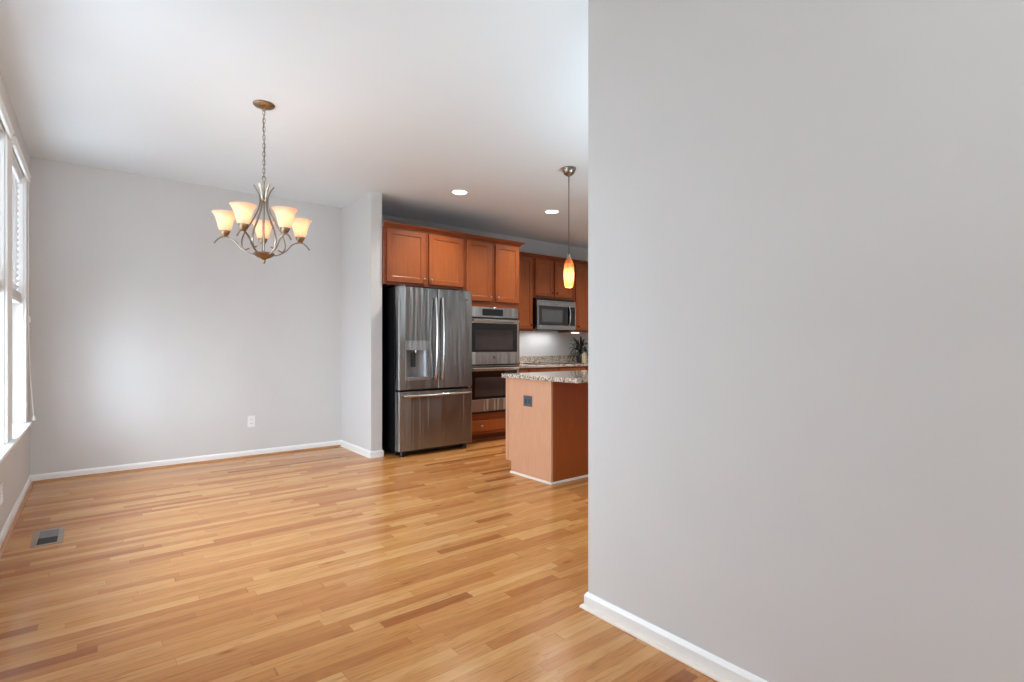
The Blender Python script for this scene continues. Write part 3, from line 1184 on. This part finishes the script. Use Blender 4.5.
# microwave
MX0, MX1, MY, MZ0, MZ1 = 4.857, 5.620, 5.560, 1.388, 1.800
t = thing('microwave', 'stainless over-the-range microwave with a grey window, under the short cabinet', 'microwave', ((MX0 + MX1) / 2, 5.75, MZ0))
bm = B(); box(bm, MX0, MX1, MY + 0.03, YB - 0.004, MZ0, 1.833, 0.003)
obj('case', bm, M['black'], t)
bm = B(); box(bm, MX0, MX1, MY, MY + 0.03, 1.722, MZ1, 0.003)
vt = obj('vent_panel', bm, M['steel_h'], t)
bm = B()
for k in range(14):
    x = MX0 + 0.06 + k * 0.047
    box(bm, x, x + 0.034, MY - 0.0006, MY + 0.001, 1.782, 1.787)
obj('vent_slots', bm, M['dark_plastic'], vt)
bm = B(); box(bm, MX0, MX1, MY, MY + 0.03, MZ0, 1.448, 0.003)
obj('lower_panel', bm, M['steel_h'], t)
bm = B()
box(bm, MX0, MX0 + 0.035, MY, MY + 0.03, 1.448, 1.722)
box(bm, 5.405, 5.462, MY, MY + 0.03, 1.448, 1.722)
box(bm, MX0 + 0.035, 5.405, MY + 0.004, MY + 0.03, 1.448, 1.722)
dr = obj('door', bm, M['dark_plastic'], t)
bm = B(); box(bm, MX0, MX0 + 0.034, MY - 0.001, MY + 0.004, 1.448, 1.722)
obj('door_edge', bm, M['steel_h'], dr)
bm = B(); box(bm, 4.945, 5.345, MY + 0.002, MY + 0.005, 1.490, 1.672)
obj('window', bm, M['mw_glass'], dr)
bm = B(); bow_handle(bm, 5.462, MY, 1.450, 1.735, 0.05, 0.0105)
obj('handle', bm, M['bright_steel'], dr, True)
bm = B(); box(bm, 5.490, MX1, MY, MY + 0.03, 1.448, 1.722)
kp = obj('keypad', bm, M['black_glass'], t)
bm = B(); box(bm, 5.603, MX1, MY - 0.001, MY + 0.01, 1.448, 1.722)
obj('edge_strip', bm, M['steel_h'], kp)
bm = B()
box(bm, 5.515, 5.590, MY - 0.0008, MY + 0.001, 1.665, 1.700)
obj('clock', bm, M['dark_plastic'], kp)
badge(5.24, MY, 1.752, 0.014, vt)
bm = B(); box(bm, MX0 + 0.08, MX1 - 0.08, MY + 0.06, MY + 0.34, MZ0 - 0.012, MZ0, 0.003)
ut = obj('filter_tray', bm, M['dark_plastic'], t)
bm = B(); box(bm, MX0 + 0.16, MX0 + 0.26, MY + 0.10, MY + 0.16, MZ0 - 0.015, MZ0 - 0.011)
obj('cooktop_lamp', bm, M['grey_plastic'], ut)

# under-cabinet light at the right
bm = B(); box(bm, 5.665, 5.80, YU + 0.02, YU + 0.065, UB - 0.022, UB - 0.0005, 0.004)
o = tag(obj('light_bar', bm, M['soft_lens']), 'slim white light bar under the cabinet right of the microwave', 'lamp')

for (x, e) in ((4.55, 2.2), (5.24, 1.8)):
    l = bpy.data.lights.new('counter_light', 'AREA')
    l.shape = 'RECTANGLE'; l.size, l.size_y = 0.50, 0.10; l.energy = e; l.color = (0.96, 0.98, 1.0)
    lo = bpy.data.objects.new('counter_light', l); C.objects.link(lo)
    lo.location = (x, 5.78, 1.352 if x < 5 else 1.37)

# base cabinets on the far wall
YBASE, YCT = 5.335, 5.305
bx = [TX1 + 0.003, 4.50, 5.04, 5.60, 6.30]
lab = ['narrow maple base cabinet against the tall oven cabinet', 'maple base cabinet with one dark drawer knob, seen over the island',
       'maple base cabinet under the cooktop, seen over the island', 'maple base cabinet below the potted plant']
for i in range(4):
    x0, x1 = bx[i], bx[i + 1] - 0.002
    t = thing('base_cabinet', lab[i], 'cabinet', ((x0 + x1) / 2, 5.65, 0), 'base cabinets on the far kitchen wall')
    bm = B(); box(bm, x0, x1, YBASE, YB - 0.002, 0.10, 0.857)
    obj('body', bm, M['cab_rail'], t)
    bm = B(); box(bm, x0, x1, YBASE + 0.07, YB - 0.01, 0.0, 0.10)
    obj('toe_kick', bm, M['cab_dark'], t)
    bm = B(); box(bm, x0 + 0.015, x1 - 0.015, YBASE - 0.02, YBASE - 0.0005, 0.700, 0.840, 0.003)
    d = obj('drawer', bm, M['cab'], t)
    knob((x0 + x1) / 2, YBASE - 0.02, 0.772, d, 'dark_knob')
    d = door(x0 + 0.015, x1 - 0.015, 0.118, 0.686, YBASE, t)
    knob(x1 - 0.045, YBASE - 0.02, 0.655, d, 'dark_knob')
t = thing('countertop', 'speckled granite counter with a short backsplash along the far kitchen wall', 'countertop', (5.24, 5.64, 0.857))
bm = B(); box(bm, TX1 + 0.003, 6.30, YCT, YB - 0.002, 0.858, 0.895, 0.004)
obj('slab', bm, M['granite'], t)
bm = B(); box(bm, TX1 + 0.003, 6.30, YB - 0.024, YB - 0.002, 0.895, 1.000, 0.003)
obj('backsplash', bm, M['granite'], t)

t = thing('cooktop', 'black glass cooktop set on the granite counter below the microwave', 'cooktop', (5.24, 5.62, 0.895))
bm = B(); box(bm, 4.87, 5.61, 5.375, 5.885, 0.8952, 0.903, 0.003)
gl = obj('glass_top', bm, M['black_glass'], t)
for (x, y, r) in ((5.05, 5.50, 0.09), (5.05, 5.76, 0.075), (5.43, 5.50, 0.075), (5.43, 5.76, 0.09)):
    bm = B()
    tube(bm, [(x + r * math.cos(2 * PI * k / 36), y + r * math.sin(2 * PI * k / 36), 0.9032) for k in range(36)], 0.0012, 6, True)
    obj('burner_ring', bm, M['grey_plastic'], gl)

# potted plant and canister on the far counter
px, py = 5.850, 5.690
t = thing('potted_plant', 'dark spiky houseplant in a brown pot on the far granite counter', 'plant', (px, py, 0.8955))
bm = B(); lathe(bm, [(0.050, 0.8955), (0.056, 0.899), (0.066, 0.985), (0.071, 0.994), (0.071, 1.006), (0.064, 1.006), (0.060, 0.988)], px, py, 26)
obj('pot', bm, M['pot'], t, True)
bm = B(); lathe(bm, [(0.0595, 0.985), (0.0595, 0.990), (0.030, 0.996)], px, py, 20)
obj('soil', bm, M['soil'], t, True)
bm = B()
for k in range(64):
    a = 2 * PI * k / 64 * 5.0 + random.uniform(-0.3, 0.3)
    L = random.uniform(0.17, 0.27)
    lift = random.uniform(0.10, 0.95)
    base = Vector((px + 0.02 * math.cos(a), py + 0.02 * math.sin(a), 0.99 + random.uniform(0.03, 0.17)))
    dirh = Vector((math.cos(a), math.sin(a), 0))
    side = Vector((-math.sin(a), math.cos(a), 0))
    wv = []
    m = 7
    for j in range(m + 1):
        s = j / m
        p = base + dirh * (L * (s - 0.15 * s * s) * (1.05 - 0.5 * lift)) + Vector((0, 0, L * lift * 1.35 * s - L * 0.95 * s * s * (1.1 - 0.6 * lift)))
        w = 0.0105 * (math.sin(PI * min(1, 0.15 + s * 0.85)) ** 0.6) * (1.0 if s < 0.98 else 0.1)
        up = Vector((0, 0, 0.0012))
        p.z = max(p.z, 0.912)
        p.y = min(p.y, 5.925)
        p.z = min(p.z, 1.34)
        wv.append([bm.verts.new(p + side * w), bm.verts.new(p + up * 2.0 - Vector((0, 0, 0.004))), bm.verts.new(p - side * w), bm.verts.new(p - up * 0.5 - Vector((0, 0, 0.005)))])
    for j in range(m):
        q0, q1 = wv[j], wv[j + 1]
        for c in range(4):
            bm.faces.new((q0[c], q0[(c + 1) % 4], q1[(c + 1) % 4], q1[c]))
    bm.faces.new(wv[0]); bm.faces.new(wv[-1])
    if k % 8 == 0:
        tube(bm, [(px + 0.006 * math.cos(a), py + 0.006 * math.sin(a), 0.985), tuple(base)], 0.006, 6)
obj('foliage', bm, M['leaf'], t, True)

cx0, cy0 = 5.660, 5.425
t = thing('canister', 'slim cream canister beside the plant at the edge of the near wall', 'canister', (cx0, cy0, 0.8955))
bm = B(); lathe(bm, [(0.030, 0.8955), (0.034, 0.900), (0.034, 1.016), (0.031, 1.023)], cx0, cy0, 24)
obj('jar', bm, M['cream'], t, True)
bm = B(); lathe(bm, [(0.033, 1.0232), (0.034, 1.027), (0.032, 1.037), (0.010, 1.041), (0.008, 1.047), (0.011, 1.053), (0.002, 1.057)], cx0, cy0, 24)
obj('lid', bm, M['cream'], t, True)

# ------------------------------------------------------------------ island
IX, IY0, IY1, IX1 = 2.972, 3.224, 3.836, 4.90
t = thing('kitchen_island', 'maple panelled kitchen island beside the near wall edge', 'island', (3.9, 3.55, 0))
bm = B(); box(bm, IX + 0.02, IX1, IY0 + 0.012, IY1 - 0.02, 0.10, 0.857)
obj('body', bm, M['cab_rail'], t)
bm = B()
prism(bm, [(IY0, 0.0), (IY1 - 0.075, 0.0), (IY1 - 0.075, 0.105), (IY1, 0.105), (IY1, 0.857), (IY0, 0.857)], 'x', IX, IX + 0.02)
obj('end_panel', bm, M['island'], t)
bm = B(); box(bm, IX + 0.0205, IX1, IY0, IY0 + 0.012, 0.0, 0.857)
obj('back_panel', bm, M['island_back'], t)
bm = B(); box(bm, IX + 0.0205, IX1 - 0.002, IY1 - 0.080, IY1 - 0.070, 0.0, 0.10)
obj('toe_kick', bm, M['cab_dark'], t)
for k in range(3):
    x0 = IX + 0.045 + k * 0.62
    bm = B()
    shaker(bm, -(x0 + 0.59), -x0, 0.12, 0.686, -(IY1 + 0.0), 0.0195, 0.055)
    bmesh.ops.rotate(bm, verts=bm.verts, cent=(0, 0, 0), matrix=Matrix.Rotation(PI, 3, 'Z'))
    d = obj('door', bm, M['cab'], t)
    bm = B(); box(bm, x0, x0 + 0.59, IY1 - 0.0195, IY1, 0.700, 0.840, 0.003)
    d = obj('drawer', bm, M['cab'], t)
# slim corner stile at the working side of the end panel
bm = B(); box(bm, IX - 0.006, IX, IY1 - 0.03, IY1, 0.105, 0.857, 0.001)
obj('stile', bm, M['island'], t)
bm = B()
prism(bm, quarter(IX, -1, 0.016), 'y', IY0 - 0.016, IY1 - 0.075)
prism(bm, quarter(IY0, -1, 0.016), 'x', IX - 0.016, IX1)
obj('shoe_molding', bm, M['pale_shoe'], t)
bm = B(); box(bm, IX - 0.035, IX1 + 0.03, 2.895, IY1 + 0.03, 0.858, 0.895, 0.005)
tag(obj('countertop', bm, M['granite']), 'speckled granite slab overhanging the kitchen island', 'countertop')

# island outlet
OY, OZ = 3.525, 0.668
t = thing('island_outlet', 'square slate-grey outlet on the island end panel', 'outlet', (IX, OY, OZ))
bm = B(); box(bm, IX - 0.0042, IX, OY - 0.058, OY + 0.058, OZ - 0.047, OZ + 0.047, 0.002)
obj('cover_plate', bm, M['blue_grey'], t)
for dy in (-0.022, 0.022):
    bm = B(); box(bm, IX - 0.0062, IX - 0.004, OY + dy - 0.017, OY + dy + 0.017, OZ - 0.027, OZ + 0.020, 0.002)
    f = obj('socket', bm, M['slate_socket'], t)
    bm = B(); box(bm, IX - 0.0068, IX - 0.0058, OY + dy - 0.007, OY + dy + 0.007, OZ - 0.020, OZ + 0.014)
    obj('slots', bm, M['slot'], f)

# ------------------------------------------------------------------ ceiling lights
cans = [(2.95, 4.59), (4.23, 4.58)]
t = thing('recessed_light', 'round recessed ceiling light nearer the stub wall', 'lamp', (cans[0][0], cans[0][1], H), 'recessed kitchen ceiling lights')
bm = B()
lathe(bm, [(0.098, H), (0.098, H - 0.004), (0.080, H - 0.008), (0.074, H - 0.003), (0.074, H)], cans[0][0], cans[0][1], 36)
obj('trim_ring', bm, M['white'], t, True)
bm = B(); lathe(bm, [(0.074, H - 0.0005), (0.074, H - 0.003), (0.03, H - 0.006), (0.001, H - 0.0065)], cans[0][0], cans[0][1], 30)
obj('lens', bm, M['lens'], t, True)
t2 = copy_tree(t)
t2.location = (cans[1][0], cans[1][1], H)
t2['label'] = 'round recessed ceiling light nearer the pendant lamp'
for (x, y) in cans + [(5.5, 4.58), (4.2, 2.6)]:
    l = bpy.data.lights.new('can_light', 'AREA')
    l.shape = 'DISK'; l.size = 0.14; l.energy = 10.0; l.color = (1.0, 0.97, 0.93)
    l.spread = math.radians(128)
    lo = bpy.data.objects.new('can_light', l); C.objects.link(lo)
    lo.location = (x, y, H - 0.012)

# pendant over the island
PXX, PYY = 3.320, 3.370
t = thing('pendant_lamp', 'lit amber glass pendant lamp hanging over the island', 'lamp', (PXX, PYY, H))
bm = B(); lathe(bm, [(0.062, H), (0.062, H - 0.006), (0.056, H - 0.030), (0.042, H - 0.055), (0.020, H - 0.070), (0.006, H - 0.076)], PXX, PYY, 30)
obj('canopy', bm, M['nickel'], t, True)
bm = B(); tube(bm, [(PXX, PYY, H - 0.07), (PXX, PYY, 1.955)], 0.0042, 10)
obj('cord', bm, M['cable'], t, True)
bm = B(); lathe(bm, [(0.006, 1.968), (0.018, 1.960), (0.022, 1.930), (0.020, 1.915)], PXX, PYY, 20)
obj('cap', bm, M['nickel'], t, True)
bm = B()
pr = [(0.019, 1.932), (0.030, 1.917), (0.040, 1.885), (0.046, 1.840), (0.048, 1.795), (0.046, 1.745), (0.040, 1.705), (0.033, 1.674)]
lathe(bm, pr + [(r - 0.003, z) for r, z in reversed(pr)], PXX, PYY, 30, False)
sh = obj('glass_shade', bm, M['amber'], t, True)
bm = B(); lathe(bm, [(0.003, 1.738), (0.010, 1.744), (0.014, 1.765), (0.012, 1.79), (0.008, 1.81), (0.004, 1.815)], PXX, PYY, 18)
obj('bulb', bm, M['hot_bulb'], t, True)
bm = B(); lathe(bm, [(0.008, 1.816), (0.010, 1.83), (0.012, 1.90), (0.012, 1.925)], PXX, PYY, 16)
obj('lamp_holder', bm, M['nickel'], t, True)
l = bpy.data.lights.new('pendant_bulb', 'POINT'); l.energy = 3.0; l.color = (1.0, 0.78, 0.5); l.shadow_soft_size = 0.02
lo = bpy.data.objects.new('pendant_bulb', l); C.objects.link(lo); lo.location = (PXX, PYY, 1.70)

# ------------------------------------------------------------------ chandelier
QX, QY = 0.871, 3.727
ORG = (QX, QY, H)
t = thing('chandelier', 'five-light brushed nickel chandelier with frosted bell shades, hanging on a chain', 'chandelier', ORG)
bm = B(); lathe(bm, [(0.066, H), (0.066, H - 0.006), (0.058, H - 0.014), (0.030, H - 0.024), (0.012, H - 0.030), (0.010, H - 0.040), (0.004, H - 0.046)], QX, QY, 32)
obj('canopy', bm, M['bronze'], t, True)
bm = B()
ztop, zbot = H - 0.040, 2.262
nl = 16
pitch = (ztop - zbot) / nl
for k in range(nl):
    zc = ztop - (k + 0.5) * pitch
    hl, wl = pitch * 0.5 + 0.0055, 0.0075
    pts = []
    for j in range(18):
        a = 2 * PI * j / 18
        u_ = wl * math.cos(a)
        z_ = zc + (hl - wl) * (1 if math.sin(a) > 0 else -1) * (abs(math.sin(a)) ** 0.25) + wl * math.sin(a)
        pts.append((QX + (u_ if k % 2 == 0 else 0), QY + (0 if k % 2 == 0 else u_), z_))
    tube(bm, pts, 0.0018, 6, True)
obj('chain', bm, M['nickel'], t, True)
bm = B(); tube(bm, smooth_path([(QX + 0.004, QY, H - 0.04), (QX - 0.004, QY + 0.003, 2.60), (QX + 0.004, QY - 0.003, 2.45), (QX, QY, 2.25)], 8), 0.0016, 6)
obj('wire', bm, M['cable'], t, True)
bm = B()
tube(bm, [(QX + 0.010 * math.cos(2 * PI * k / 20), QY, 2.252 + 0.016 * math.sin(2 * PI * k / 20)) for k in range(20)], 0.0028, 8, True)
lathe(bm, [(0.004, 2.236), (0.008, 2.230), (0.006, 2.215), (0.005, 2.14), (0.005, 1.76)], QX, QY, 16)
obj('column', bm, M['nickel'], t, True)
bm = B(); lathe(bm, [(0.004, 2.135), (0.018, 2.128), (0.024, 2.112), (0.018, 2.096), (0.004, 2.09)], QX, QY, 20)
obj('collar', bm, M['bronze'], t, True)
bm = B(); lathe(bm, [(0.005, 1.772), (0.030, 1.768), (0.064, 1.760), (0.066, 1.752), (0.045, 1.735), (0.018, 1.724), (0.010, 1.716), (0.011, 1.704), (0.006, 1.694), (0.001, 1.690)], QX, QY, 28)
obj('bowl', bm, M['bronze'], t, True)
CAMYAW = -math.radians(38.4)
for k in range(5):
    th = math.radians((192, -94, -34, 42, 117)[k]) + CAMYAW
    ct, st = math.cos(th), math.sin(th)
    pt = lambda r, z: (QX + r * ct, QY + r * st, z)
    # bowed strap from the flared tip through the collar down and round to the curl
    bm = B()
    tube(bm, smooth_path([pt(0.062, 2.205), pt(0.038, 2.165), pt(0.024, 2.112), pt(0.034, 2.050), pt(0.072, 1.970), pt(0.118, 1.890), pt(0.136, 1.825), pt(0.120, 1.782), pt(0.088, 1.790)], 6), 0.0058, 8, flat=(1.25, 0.75))
    obj('strap', bm, M['nickel'], t, True)
    bm = B()
    tube(bm, smooth_path([pt(0.040, 1.752), pt(0.085, 1.756), pt(0.140, 1.790), pt(0.182, 1.838), pt(0.235, 1.860), pt(0.272, 1.847), pt(0.300, 1.815)], 7), [0.0055] * 43, 8, flat=(1.2, 0.8))
    arm = obj('arm', bm, M['nickel'], t, True)
    ax, ay = QX + 0.235 * ct, QY + 0.235 * st
    bm = B(); lathe(bm, [(0.006, 1.856), (0.016, 1.866), (0.026, 1.880), (0.031, 1.896), (0.030, 1.900), (0.010, 1.902)], ax, ay, 22)
    obj('cup', bm, M['bronze'], arm, True)
    bm = B()
    pr = [(0.032, 1.897), (0.038, 1.913), (0.043, 1.938), (0.050, 1.964), (0.059, 1.989), (0.070, 2.007), (0.077, 2.015)]
    lathe(bm, pr + [(r - 0.003, z + 0.001) for r, z in reversed(pr)], ax, ay, 32, False)
    obj('glass_shade', bm, M['shade'], arm, True)
    bm = B(); lathe(bm, [(0.010, 1.903), (0.011, 1.920), (0.019, 1.940), (0.021, 1.955), (0.015, 1.970), (0.002, 1.977)], ax, ay, 18)
    obj('bulb', bm, M['bulb'], arm, True)
    l = bpy.data.lights.new('chandelier_bulb', 'POINT'); l.energy = 0.35; l.color = (1.0, 0.82, 0.62); l.shadow_soft_size = 0.022
    lo = bpy.data.objects.new('chandelier_bulb', l); C.objects.link(lo); lo.location = (ax, ay, 1.988)
